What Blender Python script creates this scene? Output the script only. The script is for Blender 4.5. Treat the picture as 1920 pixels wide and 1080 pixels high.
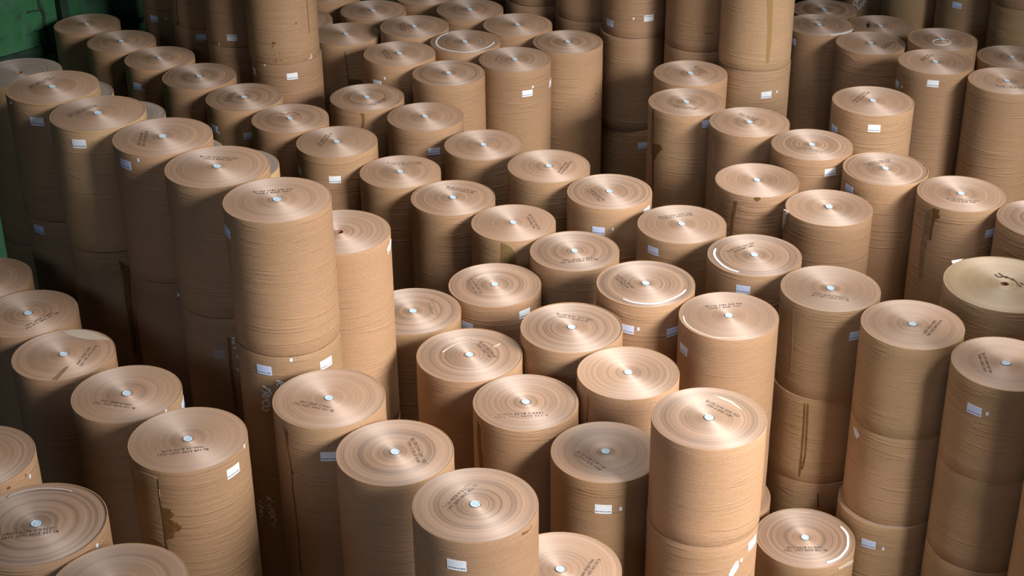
import bpy, bmesh, math, random
from mathutils import Vector, Matrix
random.seed(11)
sc = bpy.context.scene
C = sc.collection
for o in list(bpy.data.objects): bpy.data.objects.remove(o)

# ---------------------------------------------------------------- camera
CAM_H = 11.875
F_PX, PITCH, ROLL = 2993.75, 0.496434, 0.010949
Fw = Vector((0, math.cos(PITCH), -math.sin(PITCH)))
Rt = Vector((1, 0, 0)); Dn = Fw.cross(Rt)
cR, sR = math.cos(ROLL), math.sin(ROLL)
AX = cR*Rt + sR*Dn; AY = -sR*Rt + cR*Dn            # image x and image y axes
cam_d = bpy.data.cameras.new('camera'); cam = bpy.data.objects.new('camera', cam_d); C.objects.link(cam)
M3 = Matrix((AX, -AY, -Fw)).transposed()
cam.matrix_world = Matrix.Translation((0, 0, CAM_H)) @ M3.to_4x4()
cam_d.sensor_width = 36; cam_d.lens = F_PX/1920*36; cam_d.clip_end = 300
sc.camera = cam

# ---------------------------------------------------------------- light
sc.view_settings.view_transform = 'Standard'; sc.view_settings.look = 'None'
sc.view_settings.gamma = 1; sc.view_settings.use_curve_mapping = False
sc.view_settings.exposure = -0.72
w = bpy.data.worlds.new('hall_daylight'); sc.world = w; w.use_nodes = True
w.node_tree.nodes['Background'].inputs[0].default_value = (0.75, 0.88, 1.0, 1)
w.node_tree.nodes['Background'].inputs[1].default_value = 0.018
def area(name, loc, aim, sx, sy, power, col, spread=180):
    l = bpy.data.lights.new(name, 'AREA'); l.shape = 'RECTANGLE'; l.size = sx; l.size_y = sy; l.energy = power; l.color = col
    l.spread = math.radians(spread)
    o = bpy.data.objects.new(name, l); C.objects.link(o); o.location = loc
    o.rotation_euler = (Vector(aim)-Vector(loc)).to_track_quat('-Z', 'Y').to_euler()
    return o
# daylight through the high openings on the camera's side and through the roof lights
area('daylight_opening', (14, 2, 13.2), (4.2, 12, 4), 10, 6, 1950, (1.0, 0.975, 0.955), 52)
area('roof_light', (3.5, 14.5, 16), (3, 13.5, 4), 9, 8, 680, (1.0, 0.97, 0.945), 85)
area('side_opening', (-7, -5, 12), (0, 10, 4), 8, 5, 150, (0.62, 0.78, 1.0), 65)

# ---------------------------------------------------------------- the stacks: x, y, top, radius in roll radii of half a metre, camera at the origin
DATA = "A1:-12.881,46.741,-15.998,1;A2:-11.406,44.791,-15.864,1;A3:-10,43.314,-15.859,1;A4:-8.58,41.622,-15.772,1.021;A5:-7.129,40.139,-15.825,1.034;A6:-5.722,38.627,-15.831,1.011;A7:-4.364,37.079,-15.841,1.029;A8:-2.714,35.856,-16.134,1.006;A9:-1.378,34.321,-16.13,1.01;A10:0.049,32.904,-16.115,0.982;A11:1.392,31.422,-16.1,0.999;A12:2.731,28.698,-15.466,1.015;A13:4.264,27.378,-15.5,0.989;A14:3.284,22.523,-14.718,0.975;T0:-11.856,36.46,-13.681,1.022;T1:-9.803,32.199,-12.408,0.987;T2:-8.496,30.702,-12.418,0.981;T3:-6.933,29.466,-12.431,0.993;T4:-5.606,27.949,-12.424,1.003;T5:-4.183,25.874,-12.159,0.977;E1:-3.328,27.674,-13.711,0.998;L1:-9.781,28.164,-15.71,1.002;L2:-8.658,26.5,-15.693,0.985;L3:-7.011,24.594,-15.406,1;L4:-5.469,22.387,-14.934,1;L6:-6.965,18.839,-14.016,1.03;M0:-0.372,30.417,-16.381,1.013;M1:-2.09,29.292,-16.387,1.021;M2:-0.847,26.791,-15.977,1.045;M3:-3.244,23.814,-15.059,1.002;M4:-1.992,22.229,-15.136,0.998;M5:0.23,25.042,-15.968,0.99;M6:1.167,27.361,-15.711,1.022;M7:2.165,25.612,-15.701,0.972;M8:1.635,23.623,-16.127,0.988;M9:-0.588,19.545,-14.27,0.962;M10:0.749,21.042,-16.705,1.026;R1:5.832,25.786,-19.738,1;R2:6.438,28.347,-15.438,1.008;R3:7.747,26.806,-15.409,0.994;R4:9.163,25.377,-15.449,0.998;R5:8.202,23.341,-12.658,1;S1:5.149,30.071,-15.553,1;S2:3.805,31.986,-15.745,1;S3:2.292,33.696,-15.725,0.999;S4:0.917,35.175,-15.72,1.001;S5:-0.679,37.086,-15.969,1;S6:-2.2,38.564,-15.797,0.999;S7:-3.825,40.023,-15.818,1;S8:5.816,34.362,-15.78,0.992;S9:7.275,32.98,-15.857,0.997;S10:10.256,32.957,-15.528,0.991;S11:8.83,34.372,-15.52,0.998;S12:7.315,35.69,-15.462,0.99;S13:6.011,37.234,-15.494,1.011;S14:4.572,38.655,-15.504,0.992;S15:4.885,40.644,-15.476,1.002;S16:8.97,36.838,-14.802,1.004;S17:11.386,40.358,-15.118,0.993;S18:10.52,43.963,-15.872,1.015;S19:12.962,39.11,-15.199,0.998;S20:12.199,42.82,-15.45,0.997;S21:15.171,46.105,-17.158,0.996;S22:10.199,41.968,-14.661,0.987;S23:9.259,45.572,-15.863,1.009;S24:9.762,47.538,-16.058,1;C1:0.147,41.4,-15.303,0.999;C2:1.647,42.764,-15.306,0.993;C3:0.245,44.219,-15.287,1.009;C4:-1.246,42.853,-15.302,0.993;C5:-1.64,40.49,-15.334,0.986;C6:-3.04,41.929,-15.289,1.002;C7:-4.745,44.37,-15.563,0.994;C8:-2.738,44.204,-15.304,1;C9:-4.086,46.276,-15.507,1.003;C10:-1.162,45.683,-15.306,1.001;T1b:-10.302,35.158,-13.752,0.987;T2b:-8.811,33.887,-13.795,0.953;T3b:-7.39,32.519,-13.5,0.999;T4b:-5.912,31.174,-13.878,0.979;L0:-11.116,29.682,-15.721,0.999;L5:-8.872,21.799,-14.878,0.987;L7:-5.483,17.47,-14.071,0.967;C11:-5.605,47.831,-15.4,1;C12:-2.531,47.57,-15.482,1;C13:-6.265,45.746,-15.6,1;S25:11.715,31.574,-15.525,1;B1:-10.179,47.035,-15.35,1;B2:-8.935,45.412,-15.35,1;B3:-7.663,43.809,-15.387,1;B4:-6.267,42.371,-15.35,0.984;B5:0.9,47.1,-15.35,1;B6:2.373,45.656,-15.401,0.999;B7:3.635,44.149,-15.42,0.946;B8:5.387,42.989,-15.397,0.999;B9:6.713,41.481,-15.424,0.989;B10:11.766,50.633,-15.35,0.968;B11:12.816,49.043,-15.35,0.92;B12:14.252,47.832,-15.35,0.945;B13:14.887,44.18,-14.548,0.935;R6:10.283,23.699,-15.5,1"
ST = {}
for e in DATA.split(';'):
    k, v = e.split(':'); v = [float(a) for a in v.split(',')]
    ST[k] = (v[0]*.5, v[1]*.5, v[2]*.5+CAM_H, v[3]*.5-0.004)
ST['B13'] = (7.75, 23.1, -15.35*.5+CAM_H, .49)
ST['R6'] = (5.145, 11.855, 6.2, .494)  # top raised out of view so this stack shades its neighbours
ST['T3b'] = (-3.675, 16.29, -14.15*.5+CAM_H, .494)
ST['S22'] = (5.535, 22.75, -15.9*.5+CAM_H, .494)
ST['S18'] = (5.135, 21.59, -15.59*.5+CAM_H, .489)
ST['S23'] = (4.55, 22.405, -15.6*.5+CAM_H, .494)
ST['S20'] = (6.105, 21.42, -15.38*.5+CAM_H, .480)
ST['S21'] = (7.10, 21.34, -15.88*.5+CAM_H, .488)
ST['R5'] = (5.0, 14.24, -15.45*.5+CAM_H, .608)
def Z(u): return u*.5+CAM_H

# ---------------------------------------------------------------- node helpers
class NT:
    def __init__(s, name):
        s.m = bpy.data.materials.new(name); s.m.use_nodes = True; s.t = s.m.node_tree
        s.b = s.t.nodes['Principled BSDF']; s.out = s.t.nodes['Material Output']
    def n(s, typ, **kw):
        n = s.t.nodes.new(typ)
        for k, v in kw.items():
            if k.startswith('i_'):
                n.inputs[int(k[2:])].default_value = v
            else: setattr(n, k, v)
        return n
    def l(s, a, b): s.t.links.new(a, b)
    def math(s, op, a, b=None, c=None):
        n = s.n('ShaderNodeMath', operation=op)
        for i, v in enumerate((a, b, c)):
            if v is None: continue
            if isinstance(v, (int, float)): n.inputs[i].default_value = v
            else: s.l(v, n.inputs[i])
        return n.outputs[0]
    def ramp(s, fac, stops, interp='LINEAR'):
        n = s.n('ShaderNodeValToRGB'); n.color_ramp.interpolation = interp
        while len(n.color_ramp.elements) < len(stops): n.color_ramp.elements.new(.5)
        for e, (p, c) in zip(n.color_ramp.elements, stops):
            e.position = p; e.color = (c, c, c, 1) if isinstance(c, (int, float)) else (*c, 1)
        s.l(fac, n.inputs[0]); return n.outputs[0]
    def mix(s, fac, a, b, mode='MIX'):
        n = s.n('ShaderNodeMix', data_type='RGBA', blend_type=mode)
        for i, v in ((0, fac), (6, a), (7, b)):
            if isinstance(v, (int, float)): n.inputs[i].default_value = v
            elif isinstance(v, tuple): n.inputs[i].default_value = (*v, 1)
            else: s.l(v, n.inputs[i])
        return n.outputs[2]
    def noise(s, vec, scale, detail=3, w=None, rough=.5):
        n = s.n('ShaderNodeTexNoise', noise_dimensions='4D' if w is not None else '3D')
        n.inputs['Scale'].default_value = scale; n.inputs['Detail'].default_value = detail; n.inputs['Roughness'].default_value = rough
        s.l(vec, n.inputs['Vector'])
        if w is not None: s.l(w, n.inputs['W'])
        return n.outputs['Fac']
    def noise1(s, w, scale, detail=2, rough=.6):
        n = s.n('ShaderNodeTexNoise', noise_dimensions='1D'); n.inputs['Scale'].default_value = scale
        n.inputs['Detail'].default_value = detail; n.inputs['Roughness'].default_value = rough; s.l(w, n.inputs['W']); return n.outputs['Fac']

def paper_side(name, base, olive, wk=.45):
    s = NT(name); tc = s.n('ShaderNodeTexCoord').outputs['Object']; oi = s.n('ShaderNodeObjectInfo')
    rnd = s.math('MULTIPLY', oi.outputs['Random'], 40.0)
    sep = s.n('ShaderNodeSeparateXYZ'); s.l(tc, sep.inputs[0])
    # stretched coordinates: wrinkles run round the roll
    mp = s.n('ShaderNodeMapping'); mp.inputs['Scale'].default_value = (1.6, 1.6, 22); s.l(tc, mp.inputs['Vector'])
    mp2 = s.n('ShaderNodeMapping'); mp2.inputs['Scale'].default_value = (5, 5, 110); s.l(tc, mp2.inputs['Vector'])
    mp3 = s.n('ShaderNodeMapping'); mp3.inputs['Scale'].default_value = (.32, .32, 8); s.l(tc, mp3.inputs['Vector'])
    wr = s.noise(mp.outputs[0], 1.0, 3, rnd, .55)
    fib = s.noise(mp2.outputs[0], 1.0, 2, rnd, .6)
    cre = s.noise(mp3.outputs[0], 1.0, 2, rnd, .5)
    ridge = s.math('ABSOLUTE', s.math('SUBTRACT', cre, .5))
    ridge = s.ramp(ridge, [(0.0, 1.0), (0.012, .25), (0.03, 0.0)])
    gate = s.ramp(s.noise(tc, 1.7, 2, rnd), [(.42, 0.0), (.55, 1.0)])
    ridge = s.math('MULTIPLY', ridge, gate)
    big = s.noise(tc, 2.2, 3, rnd)
    col = s.mix(s.ramp(big, [(.35, 0.0), (.7, 1.0)]), base, olive)
    col = s.mix(s.ramp(fib, [(.35, 0.0), (.75, .3)]), col, tuple(c*.62 for c in base))
    hs = s.n('ShaderNodeHueSaturation'); s.l(col, hs.inputs['Color'])
    s.l(s.math('MULTIPLY_ADD', oi.outputs['Random'], .22, .89), hs.inputs['Value'])
    s.l(s.math('MULTIPLY_ADD', s.math('FRACT', s.math('MULTIPLY', oi.outputs['Random'], 7.3)), .006, .497), hs.inputs['Hue'])
    gr = s.noise(tc, 260, 1)
    colg = s.mix(.5, hs.outputs[0], s.ramp(gr, [(.3, .25), (.7, .85)]), 'OVERLAY')
    s.l(colg, s.b.inputs['Base Color'])
    s.b.inputs['Roughness'].default_value = .62; s.b.inputs['Specular IOR Level'].default_value = .3
    h = s.math('ADD', s.math('MULTIPLY', s.math('MULTIPLY', wr, s.ramp(s.noise(tc, 1.1, 1, rnd), [(.35, .35), (.65, 1.0)])), .012*wk), s.math('MULTIPLY', fib, .004))
    h = s.math('ADD', h, s.math('MULTIPLY', ridge, .006))
    h = s.math('ADD', h, s.math('MULTIPLY', gr, .0006))
    bp = s.n('ShaderNodeBump'); bp.inputs['Strength'].default_value = .75; bp.inputs['Distance'].default_value = 1.0
    s.l(h, bp.inputs['Height']); s.l(bp.outputs[0], s.b.inputs['Normal'])
    return s.m

def paper_end(name, base, tilt, gloss=.30, ringc=.35, glc=(.93, .82, .75), rough=.84):
    """Wound paper seen end-on: rings, and a sheen that runs across the windings."""
    s = NT(name); tc = s.n('ShaderNodeTexCoord').outputs['Object']; oi = s.n('ShaderNodeObjectInfo')
    rnd = s.math('MULTIPLY', oi.outputs['Random'], 90.0)
    sep = s.n('ShaderNodeSeparateXYZ'); s.l(tc, sep.inputs[0])
    r = s.math('SQRT', s.math('ADD', s.math('MULTIPLY', sep.outputs[0], sep.outputs[0]), s.math('MULTIPLY', sep.outputs[1], sep.outputs[1])))
    wob = s.math('MULTIPLY_ADD', s.noise(tc, 3, 1), .012, r)
    rr = s.math('ADD', wob, rnd)
    fine = s.noise1(rr, 150, 2); mid = s.noise1(rr, 34, 3); lo = s.noise1(rr, 9, 2)
    rings = s.math('ADD', s.math('MULTIPLY', fine, .35), s.math('ADD', s.math('MULTIPLY', mid, .4), s.math('MULTIPLY', lo, .35)))
    dark = tuple(c*(1-ringc*1.25) for c in base)
    col = s.mix(s.ramp(rings, [(.38, 0.0), (.68, 1.0)]), dark, base)
    gr = s.noise(tc, 300, 1)
    col = s.mix(.3, col, s.ramp(gr, [(.3, .3), (.7, .8)]), 'OVERLAY')
    hs = s.n('ShaderNodeHueSaturation'); s.l(col, hs.inputs['Color'])
    s.l(s.math('MULTIPLY_ADD', oi.outputs['Random'], .16, .92), hs.inputs['Value'])
    # direction away from the core, in world space
    rad = s.n('ShaderNodeCombineXYZ'); s.l(sep.outputs[0], rad.inputs[0]); s.l(sep.outputs[1], rad.inputs[1])
    vt = s.n('ShaderNodeVectorTransform', vector_type='VECTOR', convert_from='OBJECT', convert_to='WORLD'); s.l(rad.outputs[0], vt.inputs[0])
    nz = s.n('ShaderNodeVectorMath', operation='NORMALIZE'); s.l(vt.outputs[0], nz.inputs[0])
    k = s.math('MULTIPLY_ADD', s.math('SUBTRACT', s.noise1(rr, 40, 3), .5), .30, tilt)
    scv = s.n('ShaderNodeVectorMath', operation='SCALE'); s.l(nz.outputs[0], scv.inputs[0]); s.l(k, scv.inputs['Scale'])
    geo = s.n('ShaderNodeNewGeometry')
    addn = s.n('ShaderNodeVectorMath', operation='ADD'); s.l(geo.outputs['Normal'], addn.inputs[0]); s.l(scv.outputs[0], addn.inputs[1])
    nn = s.n('ShaderNodeVectorMath', operation='NORMALIZE'); s.l(addn.outputs[0], nn.inputs[0])
    tan = s.n('ShaderNodeTangent', direction_type='RADIAL', axis='Z')
    gl = s.n('ShaderNodeBsdfAnisotropic'); gl.distribution = 'GGX'
    gl.inputs['Color'].default_value = (*glc, 1); gl.inputs['Roughness'].default_value = rough; gl.inputs['Anisotropy'].default_value = .5
    s.l(tan.outputs[0], gl.inputs['Tangent']); s.l(nn.outputs[0], gl.inputs['Normal'])
    df = s.n('ShaderNodeBsdfDiffuse'); df.inputs['Roughness'].default_value = .5
    s.l(hs.outputs[0], df.inputs['Color'])
    sc2 = s.n('ShaderNodeVectorMath', operation='SCALE'); s.l(nz.outputs[0], sc2.inputs[0]); sc2.inputs['Scale'].default_value = tilt*.6
    ad2 = s.n('ShaderNodeVectorMath', operation='ADD'); s.l(geo.outputs['Normal'], ad2.inputs[0]); s.l(sc2.outputs[0], ad2.inputs[1])
    nn2 = s.n('ShaderNodeVectorMath', operation='NORMALIZE'); s.l(ad2.outputs[0], nn2.inputs[0]); s.l(nn2.outputs[0], df.inputs['Normal'])
    mx = s.n('ShaderNodeMixShader'); mx.inputs[0].default_value = gloss
    s.l(df.outputs[0], mx.inputs[1]); s.l(gl.outputs[0], mx.inputs[2]); s.l(mx.outputs[0], s.out.inputs['Surface'])
    return s.m

def plain(name, col, rough=.6, spec=.3, noise=0, nscale=20):
    s = NT(name); s.b.inputs['Roughness'].default_value = rough; s.b.inputs['Specular IOR Level'].default_value = spec
    if noise:
        tc = s.n('ShaderNodeTexCoord').outputs['Object']
        f = s.ramp(s.noise(tc, nscale, 3), [(.3, 0.0), (.7, 1.0)])
        s.l(s.mix(f, tuple(c*(1-noise) for c in col), col), s.b.inputs['Base Color'])
    else: s.b.inputs['Base Color'].default_value = (*col, 1)
    return s.m

def label_mat(name, paper, ink):
    s = NT(name); uv = s.n('ShaderNodeUVMap').outputs[0]; sep = s.n('ShaderNodeSeparateXYZ'); s.l(uv, sep.inputs[0])
    u, v = sep.outputs[0], sep.outputs[1]
    def band(x, a, b): return s.math('MULTIPLY', s.math('GREATER_THAN', x, a), s.math('LESS_THAN', x, b))
    bars = s.math('GREATER_THAN', s.noise1(u, 26, 3, .8), .46)
    bar = s.math('MULTIPLY', s.math('MULTIPLY', band(v, .17, .29), band(u, .03, .95)), bars)
    mp = s.n('ShaderNodeMapping'); mp.inputs['Scale'].default_value = (60, 16, 1); s.l(uv, mp.inputs['Vector'])
    txt = s.math('GREATER_THAN', s.noise(mp.outputs[0], 1, 2), .52)
    rows = s.math('GREATER_THAN', s.math('FRACT', s.math('MULTIPLY', v, 9)), .45)
    body = s.math('MULTIPLY', s.math('MULTIPLY', txt, rows), s.math('MULTIPLY', band(v, .36, .92), band(u, .15, .94)))
    side = s.math('MULTIPLY', s.math('MULTIPLY', txt, band(v, .36, .94)), band(u, .03, .11))
    col = s.mix(s.math('MULTIPLY', body, .6), paper, ink)
    col = s.mix(s.math('MULTIPLY', side, .6), col, ink)
    col = s.mix(bar, col, (.03, .04, .10))
    s.l(col, s.b.inputs['Base Color']); s.b.inputs['Roughness'].default_value = .5
    return s.m

KR = (.375, .222, .124); KO = (.35, .212, .113)
SIDE = {'n': paper_side('kraft_wrapper', KR, KO), 'w': paper_side('wrinkled_kraft_wrapper', KR, KO, 1.5), 'y': paper_side('yellow_kraft_wrapper', (.44, .28, .155), (.40, .255, .14)),
        'o': paper_side('olive_kraft_wrapper', (.44, .275, .15), (.36, .235, .12))}
EB = (.42, .255, .158)
END = {'n': paper_end('wound_paper_end', EB, .42), 'i': paper_end('wound_paper_end_reversed', EB, -.35),
       'r': paper_end('ringed_paper_end', (.42, .255, .158), .38, ringc=.5), 'f': paper_end('even_paper_end', EB, .40, gloss=.29),
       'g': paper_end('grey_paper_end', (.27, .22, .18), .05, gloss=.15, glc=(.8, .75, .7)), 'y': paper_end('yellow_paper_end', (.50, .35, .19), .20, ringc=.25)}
CAPM = plain('white_plastic', (.52, .65, .74), .4, .5, .12, 160)
TUBE = plain('core_board', (.10, .065, .045), .8, .2, .3, 60)
TUBEB = plain('bare_core_board', (.34, .18, .10), .8, .2, .3, 60)
LBL = label_mat('blue_lit_label', (.66, .76, .98), (.16, .26, .62))  # white label paper, skylight's blue put into its colour; bluish print
LBW = label_mat('white_label', (.86, .90, .93), (.35, .42, .5))  # copy of the same label for those in the white light
TAGM = plain('tag_paper', (.80, .83, .90), .6, .3, .25, 120)
INK = plain('stencil_ink', (.15, .10, .075), .7, .2, .6, 150)
CHALK = plain('chalk', (.80, .82, .84), .9, .1, .2, 90)
TAPE = plain('brown_tape', (.22, .12, .04), .35, .5, .35, 25)
TEAR = plain('torn_brown_paper', (.21, .10, .032), .6, .3, .4, 30)
DARKL = plain('dark_fold_line', (.07, .04, .02), .8, .2)
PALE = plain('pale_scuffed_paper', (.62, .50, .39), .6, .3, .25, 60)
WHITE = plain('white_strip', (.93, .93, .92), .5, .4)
FILM = plain('clear_tape', (.42, .33, .31), .3, .5, .2, 50)

# ---------------------------------------------------------------- mesh helpers
def mobj(name, verts, faces, mat, parent=None, loc=(0, 0, 0), smooth=False, label=None, uvs=None):
    me = bpy.data.meshes.new(name); me.from_pydata([tuple(v) for v in verts], [], faces); me.materials.append(mat)
    if smooth: me.polygons.foreach_set('use_smooth', [True]*len(me.polygons))
    if uvs:
        l = me.uv_layers.new(name='UVMap')
        for p in me.polygons:
            for li, vi in zip(p.loop_indices, p.vertices): l.data[li].uv = uvs[vi]
    me.update()
    o = bpy.data.objects.new(name, me); C.objects.link(o); o.location = loc
    if parent: o.parent = parent
    if label: o['label'] = label
    return o
def lathe(prof, seg=112, wob=0.0, ph=0.0):
    vs = []; fs = []; rows = []
    for (r, z) in prof:
        if r < 1e-6: rows.append([len(vs)]); vs.append((0, 0, z)); continue
        row = []
        for i in range(seg):
            a = 2*math.pi*i/seg
            k = 1+wob*(math.sin(2*a+ph+z*1.1)*.6+math.sin(5*a-ph*2+z*4)*.25)
            row.append(len(vs)); vs.append((r*k*math.cos(a), r*k*math.sin(a), z))
        rows.append(row)
    for A, B in zip(rows, rows[1:]):
        if len(A) == 1 and len(B) == 1: continue
        if len(A) == 1:
            for i in range(seg): fs.append((A[0], B[(i+1) % seg], B[i]))
        elif len(B) == 1:
            for i in range(seg): fs.append((A[i], A[(i+1) % seg], B[0]))
        else:
            for i in range(seg): fs.append((A[i], A[(i+1) % seg], B[(i+1) % seg], B[i]))
    return vs, fs
def mesh_only(name, vf, mat, smooth=True, sharp=35):
    me = bpy.data.meshes.new(name); me.from_pydata(vf[0], [], vf[1]); me.materials.append(mat)
    if smooth:
        me.polygons.foreach_set('use_smooth', [True]*len(me.polygons))
        me.set_sharp_from_angle(angle=math.radians(sharp))
    me.update(); return me

TUBE_R = .0455
def wrapper_mesh(L, r, mat):
    ph = random.random()*6; n = max(5, int(L/.12)); P = [(0, 0), (r-.010, 0), (r-.003, .002), (r, .007)]
    for i in range(1, n):
        z = L*i/n; P.append((r+random.uniform(-.0012, .0012), z))
    P += [(r, L-.006), (r-.0015, L-.0015), (r-.005, L), (r-.009, L-.001), (r-.009, L-.03)]
    return mesh_only('wrapper', lathe(P, 112, .0022, ph), mat)
def end_mesh(L, r, mat, steps):
    ro = r-.0095; P = [(TUBE_R, L-.06), (TUBE_R, L-.002)]
    zs = 0.0; rr = TUBE_R+.012; dz = []
    if steps:
        cuts = sorted(random.uniform(.12, ro-.02) for _ in range(steps))
    else: cuts = []
    z = L-.002; P.append((rr, z))
    for cpos in cuts:
        d = random.choice((-1, 1))*random.uniform(.0008, .0035)
        P += [(cpos-.002, z), (cpos+.002, min(z+d, L+.001))]; z = min(z+d, L+.001)
    P += [(ro, z), (ro, L-.03)]
    # drop out-of-order points
    Q = [P[0]]
    for p in P[1:]:
        if p[0] >= Q[-1][0]-1e-9: Q.append(p)
    return mesh_only('end_face', lathe(Q[::1], 112), mat, True, 4)
def tube_mesh(L, depth=.10):
    return mesh_only('core_tube', lathe([(.036, L-depth), (.036, L-.0025), (.0375, L-.001), (.0445, L-.001), (.0455, L-.0025), (.0455, L-depth)], 40), TUBE)
def plug_mesh():
    vf = lathe([(.0, .0015), (.006, .0015), (.007, .0045), (.0105, .0045), (.0115, .0012), (.029, .0012), (.031, .0050), (.0375, .0050), (.0395, .003), (.0395, -.002), (.035, -.004), (.035, -.06), (.0, -.06)][::-1], 40)
    vs, fs = vf
    for k in range(6):           # ribs
        a = k*math.pi/3; c, s = math.cos(a), math.sin(a); b = len(vs); t = .0022
        for (rr_, tt, z) in ((.010, -t, .0005), (.010, t, .0005), (.031, t, .0005), (.031, -t, .0005), (.010, -t, .0038), (.010, t, .0038), (.031, t, .0038), (.031, -t, .0038)):
            vs.append((rr_*c-tt*s, rr_*s+tt*c, z))
        fs += [(b+4, b+7, b+6, b+5), (b, b+4, b+5, b+1), (b+1, b+5, b+6, b+2), (b+2, b+6, b+7, b+3), (b+3, b+7, b+4, b)]
    return mesh_only('core_plug', (vs, fs), CAPM, True, 30)
PLUG = plug_mesh()

# ---------------------------------------------------------------- rays from the photograph's frame onto the rolls' own surfaces
def ray(px, py):
    return ((px-960)/F_PX*AX + (py-540)/F_PX*AY + Fw)
def on_top(R, px, py):
    """point of roll R's upper face, in the roll's own coordinates"""
    d = ray(px, py); t = (R['top']-CAM_H)/d.z; p = d*t
    return (p.x-R['x'], p.y-R['y'])
BAD = []
def on_side(R, px, py):
    """(arc length from the side facing -y, height above the roll's base)"""
    d = ray(px, py); a = d.x*d.x+d.y*d.y; b = -(d.x*R['x']+d.y*R['y']); c = R['x']**2+R['y']**2-R['r']**2
    q = b*b-a*c; t = (-b-math.sqrt(max(q, 0)))/a; p = d*t
    th = math.atan2(p.x-R['x'], -(p.y-R['y']))
    if not -.02 < p.z+CAM_H-R['base'] < R['L']+.02: BAD.append((R['o'].name, R['o']['label'], px, py, round(p.z+CAM_H-R['base'], 2), round(R['L'], 2)))
    return (th*R['r'], p.z+CAM_H-R['base'])
def wrap(R, u, v, off):
    th = u/R['r']; r = R['r']+off
    return (r*math.sin(th), -r*math.cos(th), v)

def flat_fill(poly, step):
    """fill a 2-D polygon and slice it along x every step"""
    bm = bmesh.new(); vs = [bm.verts.new((x, y, 0)) for x, y in poly]
    es = [bm.edges.new((vs[i], vs[(i+1) % len(vs)])) for i in range(len(vs))]
    bmesh.ops.triangle_fill(bm, use_beauty=True, use_dissolve=False, edges=es)
    x0 = min(p[0] for p in poly); x1 = max(p[0] for p in poly); x = x0+step
    while x < x1-1e-6:
        bmesh.ops.bisect_plane(bm, geom=bm.verts[:]+bm.edges[:]+bm.faces[:], plane_co=(x, 0, 0), plane_no=(1, 0, 0)); x += step
    bm.verts.ensure_lookup_table(); bm.verts.index_update()
    V = [(v.co.x, v.co.y) for v in bm.verts]; Fc = []
    for f in bm.faces:
        idx = [v.index for v in f.verts]
        if f.normal.z < 0: idx.reverse()
        Fc.append(tuple(idx))
    bm.free(); return V, Fc
def thick(V3in, V3out, Fc):
    """closed slab between two copies of a sheet"""
    n = len(V3in); fs = [tuple(n+i for i in f) for f in Fc]+[tuple(reversed(f)) for f in Fc]
    cnt = {}
    for f in Fc:
        for i in range(len(f)): cnt[(f[i], f[(i+1) % len(f)])] = 1
    for (a, b) in cnt:
        if (b, a) not in cnt: fs.append((a, b, n+b, n+a))
    return list(V3in)+list(V3out), fs
def side_patch(R, name, poly, mat, off=.0022, label=None, th=None, uv=False, px=True):
    P = [on_side(R, *p) for p in poly] if px else poly
    V, Fc = flat_fill(P, .03)
    if th is None: th = off+.006
    vs, fs = thick([wrap(R, u, v, -.004) for u, v in V], [wrap(R, u, v, off) for u, v in V], Fc)
    uvs = None
    if uv:
        x0 = min(p[0] for p in P); x1 = max(p[0] for p in P); y0 = min(p[1] for p in P); y1 = max(p[1] for p in P)
        # corner-based: poly is a rotated rectangle a,b,c,d
        a, b, c, d = P; ex = (b[0]-a[0], b[1]-a[1]); ey = (d[0]-a[0], d[1]-a[1]); lx = ex[0]**2+ex[1]**2; ly = ey[0]**2+ey[1]**2
        one = [(((u-a[0])*ex[0]+(v-a[1])*ex[1])/lx, ((u-a[0])*ey[0]+(v-a[1])*ey[1])/ly) for u, v in V]; uvs = one+one
    return mobj(name, vs, fs, mat, R['o'], smooth=False, label=label, uvs=uvs)
def rect(cx, cy, w_, h_, rot):
    c, s = math.cos(rot), math.sin(rot)
    return [(cx+x*c-y*s, cy+x*s+y*c) for x, y in ((-w_/2, -h_/2), (w_/2, -h_/2), (w_/2, h_/2), (-w_/2, h_/2))]
def barcode(R, px, py, flip=False, mat=None, rot=0.0, w_=.148, h_=.092):
    u, v = on_side(R, px, py); P = rect(u, v, w_, h_, rot+(math.pi if flip else 0)+random.uniform(-.03, .03))
    return side_patch(R, 'barcode_label', P, mat or LBL, off=.0024, uv=True, px=False)
def tag(R, px, py):
    u, v = on_side(R, px, py); P = rect(u, v, .024, .036, random.uniform(-.1, .1))
    return side_patch(R, 'small_tag', P, TAGM, off=.0024, px=False)
def ribbon2d(pts, wd):
    out = []; n = len(pts); L_ = []; Rr_ = []
    for i, p in enumerate(pts):
        a = pts[max(i-1, 0)]; b = pts[min(i+1, n-1)]; dx, dy = b[0]-a[0], b[1]-a[1]; d = math.hypot(dx, dy) or 1
        k = wd/2*(1 if 0 < i < n-1 or wd < .012 else .5); nx, ny = -dy/d*k, dx/d*k
        L_.append((p[0]+nx, p[1]+ny)); Rr_.append((p[0]-nx, p[1]-ny))
    vs = L_+Rr_; fs = [(i+n, i+n+1, i+1, i) for i in range(n-1)]
    return vs, fs
def smooth_pts(pts, k=4):
    if len(pts) < 3: 
        a, b = pts; return [(a[0]+(b[0]-a[0])*i/k, a[1]+(b[1]-a[1])*i/k) for i in range(k+1)]
    out = []; n = len(pts)
    for i in range(n-1):
        p0 = pts[max(i-1, 0)]; p1 = pts[i]; p2 = pts[i+1]; p3 = pts[min(i+2, n-1)]
        for j in range(k):
            t = j/k; out.append(tuple(.5*((2*p1[c])+(-p0[c]+p2[c])*t+(2*p0[c]-5*p1[c]+4*p2[c]-p3[c])*t*t+(-p0[c]+3*p1[c]-3*p2[c]+p3[c])*t**3) for c in (0, 1)))
    out.append(tuple(pts[-1])); return out
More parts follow.
